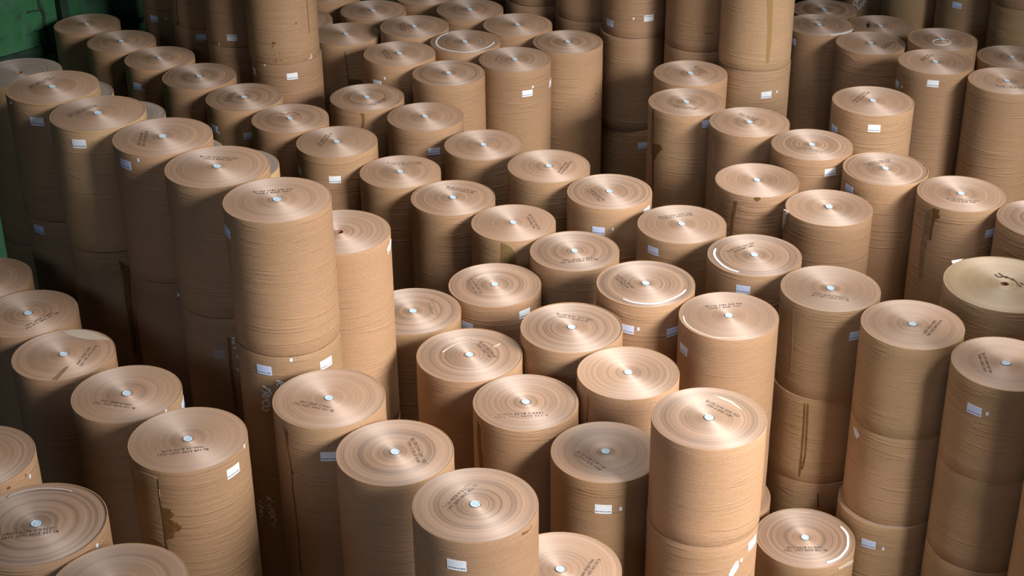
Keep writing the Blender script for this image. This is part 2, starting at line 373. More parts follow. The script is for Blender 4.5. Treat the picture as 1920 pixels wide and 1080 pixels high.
def side_strokes(R, name, strokes, mat, wd=.010, off=.003, label=None):
    vs = []; fs = []
    for st in strokes:
        P = smooth_pts([on_side(R, *p) for p in st]); V, Fc = ribbon2d(P, wd)
        a, b = thick([wrap(R, u, v, -.002) for u, v in V], [wrap(R, u, v, off) for u, v in V], Fc)
        n = len(vs); vs += a; fs += [tuple(i+n for i in f) for f in b]
    return mobj(name, vs, fs, mat, R['o'], label=label)
def top_strokes(R, name, strokes, mat, wd=.012, h=.0015, label=None, zoff=.0005):
    vs = []; fs = []; L = R['L']
    for st in strokes:
        P = smooth_pts([on_top(R, *p) for p in st]); V, Fc = ribbon2d(P, wd)
        a, b = thick([(u, v, L-.004) for u, v in V], [(u, v, L+zoff+h) for u, v in V], Fc)
        n = len(vs); vs += a; fs += [tuple(i+n for i in f) for f in b]
    return mobj(name, vs, fs, mat, R['o'], label=label)
def top_patch(R, name, poly, mat, h=.0012, label=None):
    P = [on_top(R, *p) for p in poly]; V, Fc = flat_fill(P, 5)
    vs, fs = thick([(u, v, R['L']-.004) for u, v in V], [(u, v, R['L']+h) for u, v in V], Fc)
    return mobj(name, vs, fs, mat, R['o'], label=label)
def top_text(R, sx, sy, ex, ey, lines, sz=.034, wd_k=1.0):
    """two stencilled lines; (sx,sy)-(ex,ey) is the run of the text in reading direction"""
    a = Vector(on_top(R, sx, sy)); b = Vector(on_top(R, ex, ey)); d = b-a; ln = max(min(d.length, .5), .3); ang = math.atan2(d.y, d.x); mid = (a+b)/2
    if mid.length < .07: mid = mid.normalized()*.09
    if mid.length > R['r']-.09: mid = mid*((R['r']-.09)/mid.length)
    cu = bpy.data.curves.new('t', 'FONT'); cu.body = '\n'.join(lines); cu.size = 1; cu.align_x = 'CENTER'; cu.align_y = 'CENTER'
    cu.space_character = 1.12; cu.offset = -.004; cu.resolution_u = 1; cu.extrude = .01
    to = bpy.data.objects.new('t', cu); C.objects.link(to); bpy.context.view_layer.update()
    me = bpy.data.meshes.new_from_object(to.evaluated_get(bpy.context.evaluated_depsgraph_get()))
    bpy.data.objects.remove(to)
    xs = [v.co.x for v in me.vertices]; kx = ln/(max(xs)-min(xs)); ky = sz/.75; c, s = math.cos(ang), math.sin(ang)
    # keep the run off the core
    for v in me.vertices:
        x, y = v.co.x*kx, v.co.y*ky
        v.co = (mid.x+x*c-y*s, mid.y+x*s+y*c, R['L']+.0008+v.co.z*.05)
    me.materials.clear(); me.materials.append(INK)
    o = bpy.data.objects.new('stencilled_code', me); C.objects.link(o); o.parent = R['o']
    return o

# ---------------------------------------------------------------- the hall
s = NT('concrete_floor'); tc = s.n('ShaderNodeTexCoord').outputs['Object']
s.l(s.ramp(s.noise(tc, 1.3, 5), [(.3, (.05, .045, .04)), (.7, (.11, .10, .09))]), s.b.inputs['Base Color']); s.b.inputs['Roughness'].default_value = .85
CONC = s.m
def box(verts, faces, c, d):
    b = len(verts); x, y, z = c; a, e, f = d[0]/2, d[1]/2, d[2]/2
    for sx, sy, sz in ((-1, -1, -1), (1, -1, -1), (1, 1, -1), (-1, 1, -1), (-1, -1, 1), (1, -1, 1), (1, 1, 1), (-1, 1, 1)): verts.append((x+sx*a, y+sy*e, z+sz*f))
    faces += [tuple(b+i for i in q) for q in ((0, 3, 2, 1), (4, 5, 6, 7), (0, 1, 5, 4), (1, 2, 6, 5), (2, 3, 7, 6), (3, 0, 4, 7))]
def boxobj(name, boxes, mat, parent=None, loc=(0, 0, 0), rz=0):
    v, f = [], []
    for c, d in boxes: box(v, f, c, d)
    o = mobj(name, v, f, mat, parent, loc); o.rotation_euler.z = rz; return o
fl = boxobj('floor', [((0, 16, -.1), (60, 52, .2))], CONC); fl['kind'] = 'structure'
# green painted steel wall, running away at forty-five degrees on the far side
s = NT('green_paint'); tc = s.n('ShaderNodeTexCoord').outputs['Object']
n1 = s.noise(tc, .9, 4); n2 = s.noise(tc, 5, 5); mp = s.n('ShaderNodeMapping'); mp.inputs['Scale'].default_value = (4, 4, .6); s.l(tc, mp.inputs['Vector']); n3 = s.noise(mp.outputs[0], 1, 4)
col = s.mix(s.ramp(n1, [(.42, 0.0), (.62, 1.0)]), (.014, .12, .034), (.035, .115, .065))
col = s.mix(s.ramp(n3, [(.5, 0.0), (.75, .6)]), col, (.06, .105, .08))
col = s.mix(s.ramp(n2, [(.52, 0.0), (.68, .85)]), col, (.015, .05, .025))
s.l(col, s.b.inputs['Base Color']); s.b.inputs['Roughness'].default_value = .6
bp = s.n('ShaderNodeBump'); bp.inputs['Strength'].default_value = .4; bp.inputs['Distance'].default_value = .02; s.l(n2, bp.inputs['Height']); s.l(bp.outputs[0], s.b.inputs['Normal'])
GREEN = s.m
GDARK = plain('dark_green_steel', (.02, .05, .03), .6, .3, .5, 6)
# wall frame: local x runs along the wall (towards the far end), local y points into the hall
WO = Vector((-15.5, 15.5, 0)); WL = 40
wall = boxobj('wall_left', [((5.85, .1, 5.5), (35.7, .2, 11))], GREEN, None, WO, math.pi/4); wall['kind'] = 'structure'
wb = boxobj('wall_back', [((15.2, .1, 5.5), (30.4, .2, 11))], GREEN, None, (1.25, 32.25, 0), -math.pi/4); wb['kind'] = 'structure'
U45 = Vector((math.cos(math.pi/4), math.sin(math.pi/4), 0)); N45 = Vector((U45.y, -U45.x, 0))   # along the wall, out into the hall
def wall_pt(px, py, out=0.0):
    d = ray(px, py); o = Vector((0, 0, CAM_H)); t = (WO+N45*out-o).dot(N45)/d.dot(N45); p = o+d*t
    return ((p-WO).dot(U45), p.z)
def wall_slab(name, poly, mat, out, parent=wall):
    P = [wall_pt(x, y) for x, y in poly]; V, Fc = flat_fill(P, 50)
    vs, fs = thick([(u, 0.0, v) for u, v in V], [(u, -out, v) for u, v in V], Fc)
    return mobj(name, vs, fs, mat, parent)
(xa, _), (xb, _) = wall_pt(108, 40), wall_pt(121, 40)
zt = 11.0
def wbox(name, x0, x1, z0, z1, out, mat):
    return boxobj(name, [(((x0+x1)/2, -out/2, (z0+z1)/2), (abs(x1-x0), out, abs(z1-z0)))], mat, wall)
wbox('wall_post', xa, xb, 0, zt, .16, GDARK)
x2, x3 = wall_pt(122, 40)[0], wall_pt(125.5, 40)[0]; wbox('post_flange', x2, x3, 0, zt, .10, GREEN)
x2, x3 = wall_pt(126, 40)[0], wall_pt(130, 40)[0]; wbox('post_gap', x2, x3, 0, zt, .06, GDARK)
z1 = wall_pt(0, 107)[1]; wbox('lower_rail', wall_pt(-200, 60)[0], xa, z1-.16, z1, .05, GDARK)
z2 = wall_pt(245, 40)[1]; wbox('cross_rail', xb, wall_pt(400, 40)[0], z2-.06, z2+.02, .05, GDARK)
wall_slab('panel_seam', [(69, -30), (73, -30), (74, 0), (79, 15), (84, 26), (85, 45), (89, 62), (92, 80), (88, 82), (84, 62), (80, 45), (79, 28), (74, 18), (69, 0)], GDARK, .02)
wall_slab('panel_batten', [(50, 21), (62, 19), (78, 17), (79, 20), (62, 22), (50, 25)], GDARK, .02)
wall_slab('panel_batten', [(63, 57), (74, 56), (86, 53), (87, 56), (74, 59), (63, 60)], GDARK, .02)
wall_slab('bracket_plate', [(64, 87), (80, 84), (83, 88), (83, 104), (66, 108)], GDARK, .06)
wall_slab('bracket_plate', [(84, 82), (94, 80), (95, 98), (86, 101)], GDARK, .05)
wall_slab('cross_bracket', [(224, 40), (232, 38), (233, 47), (225, 49)], GDARK, .07)

# ---------------------------------------------------------------- the rolls
FLOOR_U = -23.75
LONG = {}
for k in ('T1', 'T2'): LONG[k] = [-15.17, -17.95, -20.8]
LONG['T3'] = [-15.23, -18.0, -20.8]; LONG['T4'] = [-15.21, -18.0, -20.8]; LONG['T5'] = [-14.87, -17.53, -20.3]
for k in ('B1', 'B2', 'B3', 'B4', 'B5', 'B6', 'B8', 'B9', 'B10', 'B11', 'B12', 'B13'): LONG[k] = [-15.4, -18.2, -21.0]
LONG['B7'] = [-15.42, -18.23, -21.0]
LONG['R2'] = [-17.5, -19.56, -21.65]; LONG['R3'] = [-17.45, -19.53, -21.6]; LONG['R4'] = [-17.49, -19.58, -21.65]; LONG['R6'] = [-13.4, -15.45, -17.5, -19.6, -21.65]
LONG['A14'] = [-16.7, -18.75, -20.8]; LONG['R1'] = [-21.75]; LONG['A13'] = [-19.78]; LONG['R5'] = [-18.2, -21.0]
SHIFT = {('R3', 2): (-.045, -.03), ('R4', 3): (.004, 0), ('R3', 3): (-.004, 0), ('A13', 1): (.06, -.01), ('T1', 2): (-.10, -.04), ('B7', 1): (-.03, -.01), ('R2', 1): (-.02, .01),
         ('B4', 1): (.02, 0), ('B9', 1): (.01, .01)}
# stack: where it stands (ends every label), end-face kind, wrapper kind, open core?
S = {
 'A1': ('standing alone against the green wall at the farthest corner', 'f', 'n'),
 'A2': ('second from the green wall in the far dark row', 'f', 'n'),
 'A3': ('third from the green wall in the far dark row, low side label', 'f', 'n'),
 'A4': ('fourth from the green wall in the far dark row, ringed top', 'r', 'n'),
 'A5': ('fifth from the green wall, smudged code beside its core', 'r', 'n'),
 'A6': ('sixth from the green wall, reddish scuff behind its core', 'r', 'n'),
 'A7': ('seventh from the green wall, white side label square to view', 'f', 'n'),
 'A8': ('eighth from the green wall, speckled top with faint code', 'f', 'n'),
 'A9': ('ninth from the green wall, code line behind its core', 'r', 'n'),
 'A10': ('tenth from the green wall, olive patch below its rim', 'f', 'n'),
 'A11': ('eleventh from the green wall, code in front of its core', 'r', 'n'),
 'A12': ('with a white arc along the front rim of its top', 'r', 'n'),
 'A13': ('with a faint pale arc inside its rim and low left label', 'f', 'n'),
 'A14': ('with a pale crescent on its top, large at lower right centre', 'r', 'n'),
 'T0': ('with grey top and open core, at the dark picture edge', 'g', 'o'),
 'T1': ('first of the tall row at left, nearest the green wall', 'f', 'o'),
 'T2': ('second of the tall row at left, counted from the green wall', 'f', 'o'),
 'T3': ('third of the tall row at left, blue-lit label under its rim', 'f', 'n'),
 'T4': ('fourth of the tall row at left, no label in view', 'f', 'n'),
 'T5': ('fifth, frontmost and largest-looking of the tall row at left', 'f', 'n'),
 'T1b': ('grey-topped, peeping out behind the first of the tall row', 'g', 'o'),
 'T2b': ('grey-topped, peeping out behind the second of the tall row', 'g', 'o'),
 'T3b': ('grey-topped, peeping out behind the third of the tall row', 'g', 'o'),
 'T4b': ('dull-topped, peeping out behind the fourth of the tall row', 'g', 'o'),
 'E1': ('with an open empty core, half hidden behind the frontmost tall stack', 'r', 'n'),
 'L0': ('cut by the left picture edge, beside the tall dark stacks', 'f', 'n'),
 'L1': ('second in the left front row, core just inside the picture', 'f', 'n'),
 'L2': ('in the left front row, with a pale crescent and dark wedge', 'f', 'w'),
 'L3': ('in the left front row, between the crescent roll and torn roll', 'f', 'n'),
 'L4': ('with a torn wrapper flap and jagged brown patch', 'f', 'w'),
 'L5': ('cut by the left picture edge, dented rim, below the front row', 'r', 'n'),
 'L6': ('in the bottom left corner, with a broad ringed top', 'r', 'n'),
 'L7': ('cut by the bottom edge, next to the bottom left corner roll', 'f', 'n'),
 'M0': ('in the centre, pale torn label at its right edge', 'r', 'n'),
 'M1': ('right of the open-cored roll, small brown scratch on its side', 'r', 'n'),
 'M2': ('in the centre, pale smears on its top, code beside the core', 'r', 'n'),
 'M3': ('with a long brown seam down its left side', 'f', 'n'),
 'M4': ('with strongly ringed top and no label, bottom centre', 'r', 'n'),
 'M5': ('with torn brown paper down its left edge, centre front', 'r', 'n'),
 'M6': ('with evenly ringed top, code behind its core, central', 'r', 'n'),
 'M7': ('sheen on the far side of its top, thin brown line', 'i', 'n'),
 'M8': ('with one side label centred between fine round creases', 'r', 'n'),
 'M9': ('bottom centre, white label low on its front', 'r', 'n'),
 'M10': ('cut by the bottom edge at centre, dark smooth top', 'f', 'n'),
 'R1': ('lowest top in view, white arc, beside the short stacks', 'r', 'n'),
 'R2': ('topping the stack left of the three short-roll stacks', 'f', 'o'),
 'R3': ('topping the middle one of the three short-roll stacks', 'f', 'o'),
 'R4': ('topping the right one of the short-roll stacks, barcode in front', 'f', 'o'),
 'R5': ('with a broad yellow top, cut by the right edge', 'y', 'y'),
 'R6': ('behind the right edge, only its lower side in view', 'f', 'o'),
 'S1': ('with a white arc along the left of its top', 'r', 'n'),
 'S2': ('right of centre, blue-lit label low on its left side', 'f', 'n'),
 'S3': ('right of centre, blue-lit label and tag, torn white corner', 'r', 'n'),
 'S4': ('in the middle, code slanting right of its core, no label', 'f', 'n'),
 'S5': ('in the middle, spotted top, two behind the open-cored roll', 'f', 'n'),
 'S6': ('in the middle back, blue-lit label under its right rim', 'f', 'n'),
 'S7': ('with worn wrinkled top and short brown stripe', 'r', 'n'),
 'S8': ('with crumpled wrapper and dark vertical tape below a chipped rim', 'i', 'w'),
 'S9': ('with sheen behind its core and torn paper at left', 'i', 'n'),
 'S10': ('with a dark torn stain under its front rim, at right', 'f', 'n'),
 'S11': ('at right, dim label at left under a ringed top', 'r', 'n'),
 'S12': ('at right, tilted label under its right rim', 'r', 'n'),
 'S13': ('in front of the tall yellowish stack, smooth top', 'f', 'n'),
 'S14': ('with brown torn strip down its left side', 'f', 'n'),
 'S15': ('tucked behind the brown-strip roll, below the tall stacks', 'f', 'n'),
 'S16': ('at right, raised above its neighbours, square white label', 'f', 'n'),
 'S17': ('at upper right, two labels, top dark at the back', 'i', 'n'),
 'S18': ('at upper right, loose outer rings and darker vertical band', 'i', 'n'),
 'S19': ('cut by the right edge, upper right, folded seam', 'i', 'n'),
 'S20': ('with a pale ring chalked around its core', 'r', 'n'),
 'S21': ('at the upper right edge, behind the folded-seam roll', 'r', 'n'),
 'S22': ('with a black blot left of its core, upper right', 'f', 'n'),
 'S23': ('beside the tall yellowish stack, bright crescent on front rim', 'r', 'n'),
 'S24': ('just under the top edge, in front of the chalked stack', 'r', 'n'),
 'S25': ('cut by the right edge, behind the broad yellow-topped roll', 'r', 'n'),
 'C1': ('upper centre, tall clean side with one white label', 'r', 'n'),
 'C2': ('upper centre, tall clean side without label, by dark gap', 'r', 'n'),
 'C3': ('upper centre, dull top, behind the two clean tall rolls', 'f', 'n'),
 'C4': ('with a white arc round the front of its small top', 'r', 'n'),
 'C5': ('upper centre, in front of the small white-arc roll', 'r', 'n'),
 'C6': ('upper centre, smudged code left of core, label half hidden', 'f', 'n'),
 'C7': ('right beside the spotted stack, crooked dark seam', 'f', 'n'),
 'C8': ('upper centre back, between seamed and white-arc rolls', 'f', 'n'),
 'C9': ('upper centre, in the rearmost row fully in view', 'f', 'n'),
 'C10': ('at the top edge, rearmost, behind the small white-arc roll', 'f', 'n'),
 'C11': ('cut by the top edge, right of the spotted stack', 'f', 'n'),
 'C12': ('cut by the top edge, between two rearmost round tops', 'f', 'n'),
 'C14': ('glimpsed in the gap behind the rearmost round tops', 'f', 'n'),
 'C13': ('mostly hidden by the spotted stack, blue-lit label glimpsed', 'f', 'n'),
 'B1': ('nearest the green wall of the tall back stacks', 'f', 'n'),
 'B2': ('second of the tall dark back stacks, thin black crack', 'f', 'n'),
 'B3': ('third of the tall dark back stacks, thin creases', 'f', 'n'),
 'B4': ('wrinkled with brown spots, fourth and largest dark back stack', 'f', 'w'),
 'B5': ('tall back stack behind the two clean tall rolls', 'f', 'n'),
 'B6': ('tall back stack, second behind the clean label-free roll', 'f', 'n'),
 'B7': ('tall back stack beside the dark gap, paired white labels', 'f', 'n'),
 'B8': ('tall back stack between paired labels and yellowish stack', 'f', 'n'),
 'B9': ('tall yellowish back stack with brown vertical strip', 'f', 'y'),
 'B10': ('back stack at upper right with white chalk numbers', 'f', 'o'),
 'B11': ('back stack at upper right, plain, beside the chalk numbers', 'f', 'o'),
 'B12': ('back stack at upper right with one blue-lit label', 'f', 'o'),
 'B13': ('back stack at the upper right corner, seam near top', 'f', 'o'),
}
ST['C14'] = (-.2, 24.55, Z(-15.4), .49)
# the pile goes on beyond the lower right corner: unseen stacks added to shade the short-roll stacks
OUTSIDE = {'X1': (5.86, 11.14, 7.0), 'X2': (6.57, 10.42, 7.0), 'X3': (4.45, 9.0, 4.2), 'X4': (5.46, 9.05, 4.2), 'X9': (7.28, 9.7, 7.0), 'X5': (3.42, 8.95, 4.2), 'X6': (6.32, 12.55, 5.6), 'X7': (7.0, 13.4, 5.6), 'X8': (6.48, 9.0, 4.2)}
for k_, (x_, y_, t_) in OUTSIDE.items():
    ST[k_] = (x_, y_, t_, .494); S[k_] = ('in the unseen added stacks just outside the lower right corner', 'f', 'n'); n_ = round(t_/1.4) if t_ > 5 else 2
    LONG[k_] = [((t_*(1-j/n_))-CAM_H)*2 for j in range(1, n_)]
ORD = ['', 'second', 'third', 'fourth', 'fifth', 'sixth']
NAMES = {
 ('T1', 1): 'kraft paper roll, second down in the first tall left stack, blue-lit label at its shoulder',
 ('T1', 2): 'dark kraft paper roll, third down in the first tall left stack, jutting out',
 ('T2', 1): 'kraft paper roll with a torn tape band, second down in the second tall left stack',
 ('T3', 1): 'kraft paper roll, second down in the third tall left stack, small tag at its edge',
 ('T4', 1): 'kraft paper roll with brown tape and chalk marks, second down in the fourth tall stack',
 ('T5', 1): 'kraft paper roll with two barcode labels and chalked 1400, under the frontmost tall roll',
 ('T5', 2): 'dark kraft paper roll with chalk letters, third down in the frontmost tall stack',
 ('B1', 1): 'dark kraft paper roll, label and tag, under the back stack nearest the green wall',
 ('B2', 1): 'dark kraft paper roll, blue-lit label, under the cracked-wrapper roll at the back',
 ('B3', 1): 'dark kraft paper roll under the third tall back stack roll, no label',
 ('B4', 1): 'kraft paper roll with two labels, directly under the brown-spotted wrinkled roll',
 ('B6', 1): 'kraft paper roll below the seam behind the clean label-free roll',
 ('B7', 1): 'shaded kraft paper roll, second down beside the dark gap at upper centre',
 ('B7', 2): 'very dark kraft paper roll with dim label, third down in the dark gap',
 ('B8', 1): 'kraft paper roll, second down between paired-label stack and yellowish stack',
 ('B9', 1): 'kraft paper roll with white label and tag, directly under the tall yellowish roll',
 ('R2', 1): 'short kraft paper roll with two brown tape lines, second down beside the white-arc roll',
 ('R2', 2): 'dark short kraft paper roll just behind the lowest white-arc top, third down',
 ('R3', 1): 'short kraft paper roll, second down in the middle short-roll stack, white scrap at shoulder',
 ('R3', 2): 'short kraft paper roll jutting out with blue-lit label, third down in the middle stack',
 ('R4', 1): 'short kraft paper roll, second down in the right short-roll stack',
 ('R4', 2): 'dark short kraft paper roll, third down in the right short-roll stack, bottom edge',
 ('A14', 1): 'kraft paper roll with a torn white label, under the pale-crescent roll',
 ('A13', 1): 'kraft paper roll peeping out low beside the pale-crescent stack',
}
GROUPS = {'A': 'kraft rolls in the long row from the green wall', 'T': 'kraft rolls in the tall stacks at left', 'E': 'kraft rolls in the tall stacks at left', 'L': 'kraft rolls in the left front row',
          'M': 'kraft rolls in the middle front', 'R': 'kraft rolls in the short-roll stacks at right', 'S': 'kraft rolls in the middle and right rows', 'C': 'kraft rolls in the upper centre', 'B': 'kraft rolls in the tall back stacks', 'X': 'unseen added kraft rolls beyond the lower right corner'}
ROLL = {}
OPEN = {'T0', 'E1', 'R5', 'T1b', 'T2b', 'T3b', 'T4b'}
for k, (desc, ek, sk) in S.items():
    x, y, top, r = ST[k]; zu = (top-CAM_H)*2
    if k[0] == 'B':
        zu = zu+2.8; top = Z(zu)
    H = zu-FLOOR_U
    seams = LONG.get(k) or ([zu-4.2] if H <= 9.2 else [zu-4.2, zu-7.0])
    ztops = [zu]+seams; zbots = seams+[FLOOR_U]
    for i, (a, b) in enumerate(zip(ztops, zbots)):
        za, zb = Z(a), Z(b); L = za-zb-(.003 if i < len(seams) else 0); base = za-L
        if i == 0: dx = dy = 0.0
        else:
            dx, dy = SHIFT.get((k, i), (random.uniform(-.006, .006), random.uniform(-.006, .006)))
        o = bpy.data.objects.new('paper_roll', None); C.objects.link(o); o.location = (x+dx, y+dy, base); o.empty_display_size = .2
        R = dict(o=o, x=x+dx, y=y+dy, r=r, base=base, top=za, L=L); ROLL[(k, i)] = R
        print('IDX', o.name, k, i) if 0 else None; o['category'] = 'paper roll'; o['group'] = GROUPS[k[0]]
        if i == 0 or k[0] == 'X': lab = 'kraft paper roll '+desc
        elif (k, i) in NAMES: lab = NAMES[(k, i)]
        else:
            lab = next(q+desc for q in (ORD[i]+' roll down, beneath the one ', ORD[i]+' roll beneath the one ', ORD[i]+' roll beneath one ', ORD[i]+' beneath: roll ', ORD[i]+' under: ') if len((q+desc).split()) <= 16)
        assert len(lab.split()) <= 16, lab
        o['label'] = lab
        me = wrapper_mesh(L, r, SIDE[sk]); wo = bpy.data.objects.new('wrapper', me); C.objects.link(wo); wo.parent = o
        if i == 0 or (k, i) in SHIFT:
            e2 = ek if i == 0 else 'f'
            steps = {'r': random.randint(1, 3), 'i': 1, 'f': 0, 'g': 1, 'y': 2}[e2] if i == 0 else 0
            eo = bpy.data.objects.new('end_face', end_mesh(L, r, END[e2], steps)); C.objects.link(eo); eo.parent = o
            th = random.uniform(-.03, .03)
        if i == 0 and k[0] not in 'BX':
            tm = tube_mesh(L, .16 if k in OPEN else .08)
            if k in OPEN: tm.materials.clear(); tm.materials.append(TUBEB)
            to = bpy.data.objects.new('core_tube', tm); C.objects.link(to); to.parent = o
            if k in OPEN:
                bo = bpy.data.objects.new('core_floor', mesh_only('core_floor', lathe([(0, L-.15), (.036, L-.15), (.036, L-.16), (0, L-.16)], 24), TUBE)); C.objects.link(bo); bo.parent = to
            else:
                po = bpy.data.objects.new('core_plug', PLUG); C.objects.link(po); po.parent = o; po.location = (0, 0, L); po.rotation_euler = (random.uniform(-.05, .05), random.uniform(-.05, .05), random.uniform(0, 1))
            if k in ('S9',):
                po.location.z += .012; po.rotation_euler = (.15, -.1, .3)

def RR(k, i=0): return ROLL[(k, i)]
# barcode labels: stack, roll in stack, pixel, turned over?, material
for k, i, px, py, fl_, m in [
 ('T1', 0, 69, 228, 0, LBW), ('T1', 1, 73, 430, 0, LBL), ('T2', 0, 148, 270, 0, LBW), ('T3', 0, 235, 308, 0, LBL), ('T5', 0, 425.5, 434, 0, LBL),
 ('T5', 1, 495, 694, 0, LBL), ('T5', 1, 612, 681, 0, LBW), ('A3', 0, 257, 162, 0, LBL), ('A5', 0, 401, 241, 0, LBL), ('A5', 0, 467, 255, 0, LBL), ('A7', 0, 561, 318, 0, LBL),
 ('A7', 0, 628, 337, 0, LBW), ('S6', 0, 814, 284, 0, LBL), ('C1', 0, 989, 175, 0, LBW), ('C1', 0, 1032.3, 155, 0, LBW), ('C6', 0, 707, 157, 0, LBW), ('C5', 0, 772.5, 164, 0, LBL), ('B1', 1, 289, 35, 0, LBL), ('B2', 1, 377, 70, 0, LBL), ('B3', 0, 435, 71, 1, LBW),
 ('B4', 1, 548, 143, 0, LBW), ('B4', 1, 476, 132, 0, LBL), ('C13', 0, 622, 40, 0, LBL), ('B7', 0, 1143, 43, 1, LBL), ('B7', 0, 1217, 34, 1, LBW), ('B7', 2, 1205, 273, 0, LBL),
 ('B9', 1, 1437, 178, 0, LBW), ('S23', 0, 1484.5, 77, 0, LBL), ('S17', 0, 1749, 157, 0, LBW), ('S17', 0, 1681.5, 157, 0, LBL), ('S16', 0, 1639, 241, 0, LBW), ('S16', 0, 1563.5, 242, 0, LBL),
 ('S14', 0, 1326, 232, 0, LBL), ('S12', 0, 1557, 323, 0, LBW), ('S11', 0, 1591.5, 354, 0, LBL), ('S10', 0, 1857, 437, 0, LBL), ('B12', 1, 1794, 10, 0, LBL), ('S3', 0, 1122, 433, 0, LBL),
 ('S2', 0, 1224, 470, 0, LBL), ('S1', 0, 1393, 543, 0, LBL), ('R2', 0, 1605, 629, 0, LBL), ('R4', 0, 1826, 769, 0, LBL), ('R3', 2, 1628, 1020, 0, LBL), ('A13', 0, 1281, 655, 0, LBL),
 ('A12', 0, 1175, 617, 0, LBL), ('A12', 0, 1262, 622, 0, LBL), ('M0', 0, 984, 588, 0, LBW), ('M0', 0, 876, 611, 0, LBL), ('M8', 0, 1131, 955, 0, LBW), ('M8', 0, 1235.5, 892, 0, LBL),
 ('M9', 0, 856, 1060, 0, LBW), ('M3', 0, 617, 856, 0, LBW), ('L3', 0, 344, 757, 0, LBL), ('L4', 0, 438, 883, 0, LBW), ('S3', 0, 1213, 396, 0, LBW), ('A14', 1, 1411, 1018, 0, LBL),
 ('C9', 0, 633, 40, 0, LBL)]:
    if k == 'C9' or k == 'C13': continue
    barcode(RR(k, i), px, py, bool(fl_), m)
for k, i, px, py in [('T1', 0, 20, 192), ('T3', 0, 259, 300), ('T5', 1, 546, 675), ('A3', 0, 270, 170), ('A5', 0, 410, 249), ('B1', 1, 311, 35), ('B3', 0, 411, 83), ('B4', 1, 496, 122), ('C6', 0, 721, 147),
 ('C1', 0, 999, 163), ('B7', 0, 1188, 35), ('B9', 1, 1457, 172), ('S17', 0, 1691, 163), ('S3', 0, 1149, 430), ('A12', 0, 1197, 617), ('R4', 0, 1851, 776), ('R3', 2, 1656, 1029), ('M8', 0, 1164, 954),
 ('A14', 1, 1390, 1050), ('L4', 0, 458, 837), ('L5', 0, 56, 893), ('L6', 0, 182, 1023), ('L3', 0, 311, 771), ('T3', 1, 334.5, 553)]:
    tag(RR(k, i), px, py)

# stencilled codes on the tops
CODES = [('RJ-125 2100 1234 1021', '1000-4 4582 1081'), ('RJ-128 2100 1201 1021', '1000-10 B130 0145'), ('RJ-120 2100 1175 1187', '11275G-6 0274 10740'), ('R-120 2100 1201 1042', '1060-1 B130 10474'), ('RJ-120 1080 508 960', '1068-1 A047 1001')]
for n, (k, a) in enumerate([
 ('L4', (390, 839, 296, 851)), ('L6', (110, 992, 4, 1006)), ('L3', (255, 763, 179, 752)), ('L2', (176, 648, 147, 686)), ('L1', (106, 585, 46, 615)), ('M3', (627, 768, 552, 753)),
 ('M4', (769, 823, 793, 870)), ('M9', (888, 907, 833, 955)), ('M5', (1027, 776, 928, 780)), ('M2', (897, 642, 926, 671)), ('M1', (806, 563, 817, 592)), ('M6', (1044, 590, 1110, 602)),
 ('M8', (1079, 848, 1131, 880)), ('M10', (1115, 1053, 1096, 1080)), ('A13', (1325, 577, 1392, 571)), ('A14', (1322, 753, 1383, 783)), ('R1', (1550, 1029, 1470, 1029)), ('R2', (1592, 561, 1522, 551)),
 ('R3', (1760, 600, 1735, 628)), ('R4', (1839, 662, 1853, 699)), ('S1', (1365, 473, 1416, 457)), ('A12', (1158, 520, 1181, 538)), ('S2', (1236, 409, 1299, 401)), ('S3', (1103, 355, 1130, 377)),
 ('A11', (1120, 484, 1050, 491)), ('A10', (990, 403, 1008, 431)), ('S4', (1067, 303, 1048, 326)), ('A9', (837, 351, 891, 361)), ('A8', (727, 307, 791, 306)), ('T5', (475, 362, 549, 356)),
 ('T4', (375, 295, 446, 299)), ('T3', (271, 246, 264, 274)), ('T2', (178, 197, 127, 218)), ('T1', (98, 145, 52, 165)), ('A5', (437, 174, 424, 191)), ('A7', (618, 250, 597, 275)), ('C6', (718, 94, 732, 111)),
 ('S13', (1388, 214, 1416, 225)), ('S14', (1262, 198, 1309, 205)), ('S15', (1304, 125, 1321, 136)), ('S12', (1541, 284, 1498, 276)), ('S11', (1622, 309, 1671, 300)), ('S16', (1626, 172, 1602, 191)),
 ('S17', (1746, 102, 1727, 113)), ('S18', (1672, 79, 1654, 91)), ('S10', (1776, 374, 1836, 379)), ('S23', (1506, 37, 1551, 38)), ('M0', (880, 523, 898, 551)), ('S7', (697, 197, 722, 186)), ('S19', (1868, 161, 1925, 165)), ('C8', (752, 43, 757, 58))]):
    top_text(RR(k), *a, CODES[n % 5] if k not in ('L4', 'L6', 'L3') else {'L4': CODES[1], 'L6': CODES[2], 'L3': CODES[0]}[k])

# white and pale marks on the tops
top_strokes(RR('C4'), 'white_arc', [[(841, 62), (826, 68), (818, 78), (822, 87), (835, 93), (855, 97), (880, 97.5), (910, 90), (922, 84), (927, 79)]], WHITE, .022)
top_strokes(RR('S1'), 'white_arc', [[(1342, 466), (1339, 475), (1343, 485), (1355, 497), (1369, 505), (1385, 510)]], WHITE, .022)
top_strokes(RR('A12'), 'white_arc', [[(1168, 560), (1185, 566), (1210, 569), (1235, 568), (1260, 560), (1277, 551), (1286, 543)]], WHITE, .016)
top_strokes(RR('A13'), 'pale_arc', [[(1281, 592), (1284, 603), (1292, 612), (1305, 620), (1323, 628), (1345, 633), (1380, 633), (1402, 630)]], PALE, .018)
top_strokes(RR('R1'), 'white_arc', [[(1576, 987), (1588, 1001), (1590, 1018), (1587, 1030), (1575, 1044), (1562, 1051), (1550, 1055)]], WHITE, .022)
top_strokes(RR('R1'), 'pale_arc', [[(1482, 960.5), (1500, 960), (1520, 961.5)]], PALE, .012)
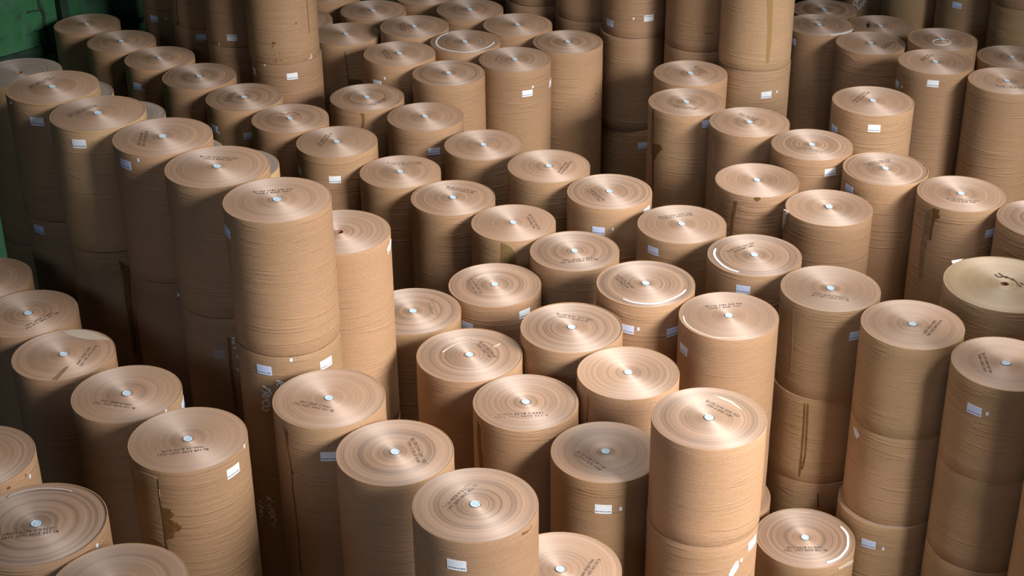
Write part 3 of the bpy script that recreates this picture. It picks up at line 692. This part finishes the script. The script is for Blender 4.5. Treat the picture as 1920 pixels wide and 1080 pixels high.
a0 = [(1766+17*math.cos(t*.55), 78.5+5.6*math.sin(t*.55)) for t in range(0, 12)]
top_strokes(RR('S20'), 'chalk_ring', [a0], WHITE, .010)
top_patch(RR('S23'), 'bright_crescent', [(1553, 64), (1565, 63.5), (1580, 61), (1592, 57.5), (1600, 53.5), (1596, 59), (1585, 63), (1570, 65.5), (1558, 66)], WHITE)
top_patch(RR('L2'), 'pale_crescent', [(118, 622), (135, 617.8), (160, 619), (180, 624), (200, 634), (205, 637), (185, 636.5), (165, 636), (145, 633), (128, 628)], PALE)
top_patch(RR('L2'), 'dark_wedge', [(129, 686), (122, 689), (113, 697), (104, 706), (97, 712), (108, 712), (114, 705), (122, 696)], plain('dull_paper', (.24, .14, .08), .7))
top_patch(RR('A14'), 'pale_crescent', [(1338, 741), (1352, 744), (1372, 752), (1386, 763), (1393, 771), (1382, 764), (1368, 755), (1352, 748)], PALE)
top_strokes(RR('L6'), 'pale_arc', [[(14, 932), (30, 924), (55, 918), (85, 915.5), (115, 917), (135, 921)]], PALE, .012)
top_strokes(RR('M2'), 'pale_scuff', [[(829, 660), (845, 650), (862, 640)], [(850, 636), (870, 632), (892, 636)], [(925, 650), (938, 644)]], PALE, .012)
top_strokes(RR('M0'), 'pale_scuff', [[(880, 505), (890, 500), (902, 496.5)], [(893, 521), (912, 515), (935, 514)]], PALE, .012)
top_strokes(RR('S22'), 'ink_blot', [[(1630, 40), (1627, 47), (1629, 53)], [(1624, 45), (1633, 50)], [(1625, 52), (1632, 44)]], INK, .022)
top_strokes(RR('A6'), 'red_scuff', [[(515, 214), (525, 212), (535, 215), (545, 211), (556, 212), (562, 216)]], plain('reddish_scuff', (.30, .12, .06), .7), .014)
top_strokes(RR('R5'), 'hand_lettering', [[(1865, 514), (1872, 519), (1880, 519)], [(1872, 512), (1880, 517), (1888, 522)], [(1885, 518), (1893, 522), (1900, 526)], [(1898, 522), (1908, 531)], [(1906, 532), (1915, 538)], [(1912, 530), (1920, 534)]], INK, .016)
top_patch(RR('R5'), 'torn_corner', [(1784, 489), (1795, 487), (1806, 485.5), (1796, 490), (1786, 494)], WHITE)

# tape, tears, seams and stains on the sides
side_patch(RR('L4'), 'wrapper_flap', [(252, 876), (270, 886), (289, 893), (296, 897), (299, 920), (302, 950), (306, 990), (310, 1024), (292, 1012), (272, 1000), (262, 950), (256, 910)], SIDE['o'], off=.007, label='lifted wrapper flap')
side_patch(RR('L4'), 'torn_patch', [(301, 949), (307, 952), (313, 953), (321, 955), (320, 958), (327, 964), (325, 968), (317, 974), (322, 975), (328, 979), (333, 980), (335, 985), (342, 987), (339, 992), (336, 996), (330, 997), (326, 1002), (329, 1006), (322, 1010), (315, 1011), (312, 1013), (309, 990), (305, 970)], TEAR, label='jagged brown patch')
side_strokes(RR('L4'), 'fold_line', [[(296, 897), (299, 930), (305, 970), (311, 1015), (316, 1030)]], DARKL, .010, .0075)
side_strokes(RR('M3'), 'brown_seam', [[(531, 792), (540, 840), (547, 880), (549, 915), (555, 960), (560, 1010), (562, 1045), (566, 1078)]], TEAR, .014)
side_patch(RR('M3'), 'torn_spot', [(536, 800), (541, 812), (541, 838), (537, 826)], TEAR); side_patch(RR('M3'), 'torn_spot', [(545, 880), (552, 886), (549, 890), (546, 888)], TEAR)
side_patch(RR('A10'), 'olive_patch', [(939, 455), (949, 458), (960, 465), (966, 475), (968, 493), (939, 493)], plain('olive_tape', (.22, .14, .055), .45, .5, .3, 20), label='olive tape patch')
side_patch(RR('S7'), 'tape_stripe', [(676, 212), (683, 213), (684, 225), (682, 240), (677, 240), (679, 225)], TAPE)
side_patch(RR('B9'), 'tape_strip', [(1438, 0), (1449, 0), (1448, 40), (1446, 80), (1442, 118), (1436, 120), (1439, 60)], plain('amber_tape', (.36, .215, .085), .4), label='brown vertical strip')
side_strokes(RR('S14'), 'brown_strip', [[(1224, 205), (1223, 240), (1222, 275), (1224, 310), (1223, 360)]], TEAR, .03)
side_patch(RR('S14'), 'torn_patch', [(1222, 268), (1232, 270), (1240, 272), (1242, 280), (1232, 290), (1228, 300), (1223, 298), (1221, 284)], TEAR)
side_strokes(RR('S14'), 'fold_line', [[(1226, 205), (1226, 250), (1226, 300), (1225, 360)]], DARKL, .008, .004)
side_patch(RR('S8'), 'tape_strip', [(1377, 377), (1383, 377), (1380, 395), (1376, 415), (1374, 440), (1368, 440), (1371, 410), (1374, 392)], TAPE)
side_patch(RR('S8'), 'chip', [(1414, 370.5), (1424, 370), (1427, 373), (1420, 378), (1415, 375)], TEAR)
side_patch(RR('S10'), 'torn_patch', [(1749, 390), (1755, 391), (1762, 394), (1760, 400), (1763, 408), (1755, 411), (1752, 416), (1749, 430), (1746, 450), (1741, 449), (1746, 420)], TEAR, label='dark torn stain')
side_patch(RR('S10'), 'scuffed_band', [(1737, 396), (1747, 392), (1743, 430), (1736, 470), (1730, 520), (1722, 520), (1726, 460)], plain('grimy_paper', (.30, .19, .10), .7, .3, .4, 18))
side_strokes(RR('R2', 1), 'tape_line', [[(1509, 756), (1507, 800), (1503, 850), (1499, 893)], [(1515, 756), (1513, 800), (1510, 850), (1504, 880)]], TAPE, .02)
side_strokes(RR('R2'), 'wrapper_seam', [[(1487, 580), (1485, 640), (1482, 700)]], plain('seam_brown', (.27, .16, .08), .7), .012)  # narrow line of darker brown on the wrapper
side_strokes(RR('R2', 2), 'fold_line', [[(1533, 925), (1534, 950)]], DARKL, .01)
side_patch(RR('M7'), 'tape_strip', [(1101, 743), (1104.5, 745), (1104, 765), (1102, 790), (1099, 790), (1101, 765)], TAPE)
side_patch(RR('M5'), 'torn_strip', [(895, 790), (900, 800), (901, 830), (905, 858), (906, 876), (900, 880), (897, 850), (895, 820)], TEAR)
side_strokes(RR('S13'), 'wrapper_seam', [[(1336, 262), (1336, 300)]], plain('yellow_edge', (.36, .25, .12), .6), .02)
side_patch(RR('T2', 1), 'tape_band', [(222, 489), (230, 492), (243, 502), (244, 520), (247, 560), (251, 600), (258, 665), (252, 668), (243, 610), (234, 560), (230, 520), (226, 505)], TAPE, label='brown torn tape band')
side_patch(RR('T4', 1), 'tape_band', [(425, 633), (432, 633), (436, 680), (441, 725), (447, 765), (441, 766), (434, 720), (430, 690)], TAPE, label='brown tape band')
side_patch(RR('T4', 1), 'clear_tape', [(399, 656), (421, 656), (422, 672), (400, 672)], FILM); side_patch(RR('T4', 1), 'clear_tape', [(404, 641), (422, 641), (423, 653), (405, 653)], plain('film', (.30, .2, .15), .4))
side_strokes(RR('T4', 1), 'chalk_lettering', [[(435, 634.5), (441, 634)], [(440, 638), (436, 641), (440, 645)], [(439, 652), (442, 653)], [(443, 667), (447, 669), (445, 672)], [(443, 690), (449, 697)]], CHALK, .013)
side_strokes(RR('T5', 1), 'chalk_number', [[(492, 723), (498, 727), (503, 731), (510, 739)], [(491, 732), (497, 737), (502, 745)], [(505, 728), (508, 738)],
    [(497, 735), (501, 736), (506, 741), (503, 743), (497, 740), (493, 741), (499, 748), (505, 750)], [(495, 751), (492, 756), (498, 762), (506, 760), (503, 753), (495, 751)], [(494, 762), (492, 767), (500, 770), (505, 766)]], CHALK, .012, label='chalked 1400')
side_strokes(RR('T5', 1), 'chalk_letter', [[(518, 713.5), (532, 717)], [(532, 717.5), (524, 718), (520, 720), (520, 724)], [(524, 719), (530, 723)]], CHALK, .012)
side_strokes(RR('T5', 2), 'chalk_number', [[(484, 937), (492, 943)], [(482, 944), (495, 951)], [(486, 951), (490, 949), (492, 953), (487, 957), (494, 959)], [(485, 962), (490, 960), (493, 965), (488, 968), (491, 976)],
    [(499, 930), (508, 936)], [(500, 938), (506, 933), (510, 940), (517, 938)], [(502, 946), (512, 950)], [(504, 953), (515, 958)], [(505, 962), (510, 959), (516, 964), (510, 967), (505, 962)], [(506, 972), (512, 969), (518, 974), (514, 982)], [(508, 980), (518, 990)]], CHALK, .010, label='chalk numbers')
side_strokes(RR('E1'), 'chalk_lettering', [[(732, 446), (731, 456), (729, 466), (727, 472), (728, 477)], [(733, 449), (732, 462), (730, 472)], [(731.5, 458), (728, 463), (726, 470)]], CHALK, .012)
side_strokes(RR('B10', 1), 'chalk_number', [[(1607, 1), (1601, 3), (1599, 8), (1602, 10.5), (1605, 7)], [(1605, 6), (1608, 2), (1610, -2)], [(1607, 12), (1610, 20)], [(1606, 9), (1609, 16), (1613, 13)], [(1612, 11), (1614, 17)], [(1617, 5), (1614, 9), (1617, 11), (1620, 7), (1617, 5)], [(1622, 0), (1619, 3), (1623, 4), (1625, 1)]], CHALK, .018, label='white chalk numbers')
side_strokes(RR('B2'), 'dark_crack', [[(331, -5), (332, 20), (334, 34), (336, 44)]], DARKL, .012)
side_patch(RR('B2'), 'stain_spot', [(331, 42), (336, 41), (338, 45), (333, 47)], TEAR)
for (px, py, q) in [(513, 81, 4), (511.5, 87, 2), (515, 103, 1.5), (524.5, 101, 1.3), (517, 113.5, 2.4), (527.5, 113, 1.8), (555, 44, 2.2), (517.5, 118, .9), (511, 93, .8)]:
    side_patch(RR('B4'), 'brown_spot', [(px+q*math.cos(a)*random.uniform(.8, 1.2), py+q*.7*math.sin(a)) for a in [j*math.pi/4 for j in range(8)]], TEAR)
side_patch(RR('B4'), 'loose_corner', [(577, 111), (581, 108), (583.5, 99), (585.5, 107), (584, 110)], PALE)
side_strokes(RR('B4'), 'wrapper_seam', [[(575, 0), (577.5, 30), (580, 62)]], DARKL, .006)
side_strokes(RR('C7'), 'dark_seam', [[(647, 97), (649, 115), (652, 135), (653, 160)]], DARKL, .010)
side_patch(RR('C7'), 'torn_patch', [(654, 148), (672, 149), (680, 152), (682, 158), (654, 159)], TEAR)
side_strokes(RR('M1'), 'brown_scratch', [[(731, 653), (735, 650), (739, 645)]], TEAR, .012)
side_patch(RR('L2'), 'paper_corner', [(138, 716), (146, 717), (141, 727)], plain('yellow_corner', (.5, .33, .1), .6))
side_patch(RR('M9'), 'rim_dent', [(980, 999), (992, 993), (998, 983), (995, 990), (988, 999), (978, 1004)], TEAR)
side_patch(RR('R1'), 'peeled_edge', [(1572, 1064), (1590, 1053), (1599, 1048.5), (1600, 1052), (1585, 1062), (1573, 1068)], PALE)
side_patch(RR('L5'), 'rim_dent', [(12, 915), (18, 911), (20, 915), (14, 919)], TEAR); side_patch(RR('L5'), 'rim_dent', [(47, 889), (49, 888), (49, 893), (47, 894)], TEAR)
side_patch(RR('C2'), 'scuff', [(1116, 176), (1119, 175), (1119, 178)], TEAR)
side_patch(RR('A14', 1), 'torn_label', [(1365, 1078), (1370, 1068), (1378, 1056), (1384, 1051), (1384, 1062), (1378, 1072), (1372, 1081)], WHITE, off=.006, label='torn white label')
side_patch(RR('R3', 1), 'white_scrap', [(1601, 800), (1607, 806), (1611, 818), (1607, 823), (1603, 815)], TAGM, off=.005)
side_patch(RR('M8'), 'white_scrap', [(1222, 1076), (1229, 1069), (1230, 1082), (1222, 1084)], WHITE)
side_strokes(RR('B8'), 'scuff', [[(1320, 62), (1330, 62.5), (1337, 62)]], TEAR, .01)
# loose torn paper hanging beside the roll with the far-side sheen
P = [(1463, 386), (1471, 387), (1468, 402), (1467, 417), (1461, 414), (1457, 433), (1459, 405), (1453, 410)]
side_patch(RR('S9'), 'hanging_paper', [(1473.5, 392), (1480, 397), (1476, 404), (1474, 418), (1471, 430), (1472.3, 410)], PALE, off=.03, label='torn paper hanging from wrapper')
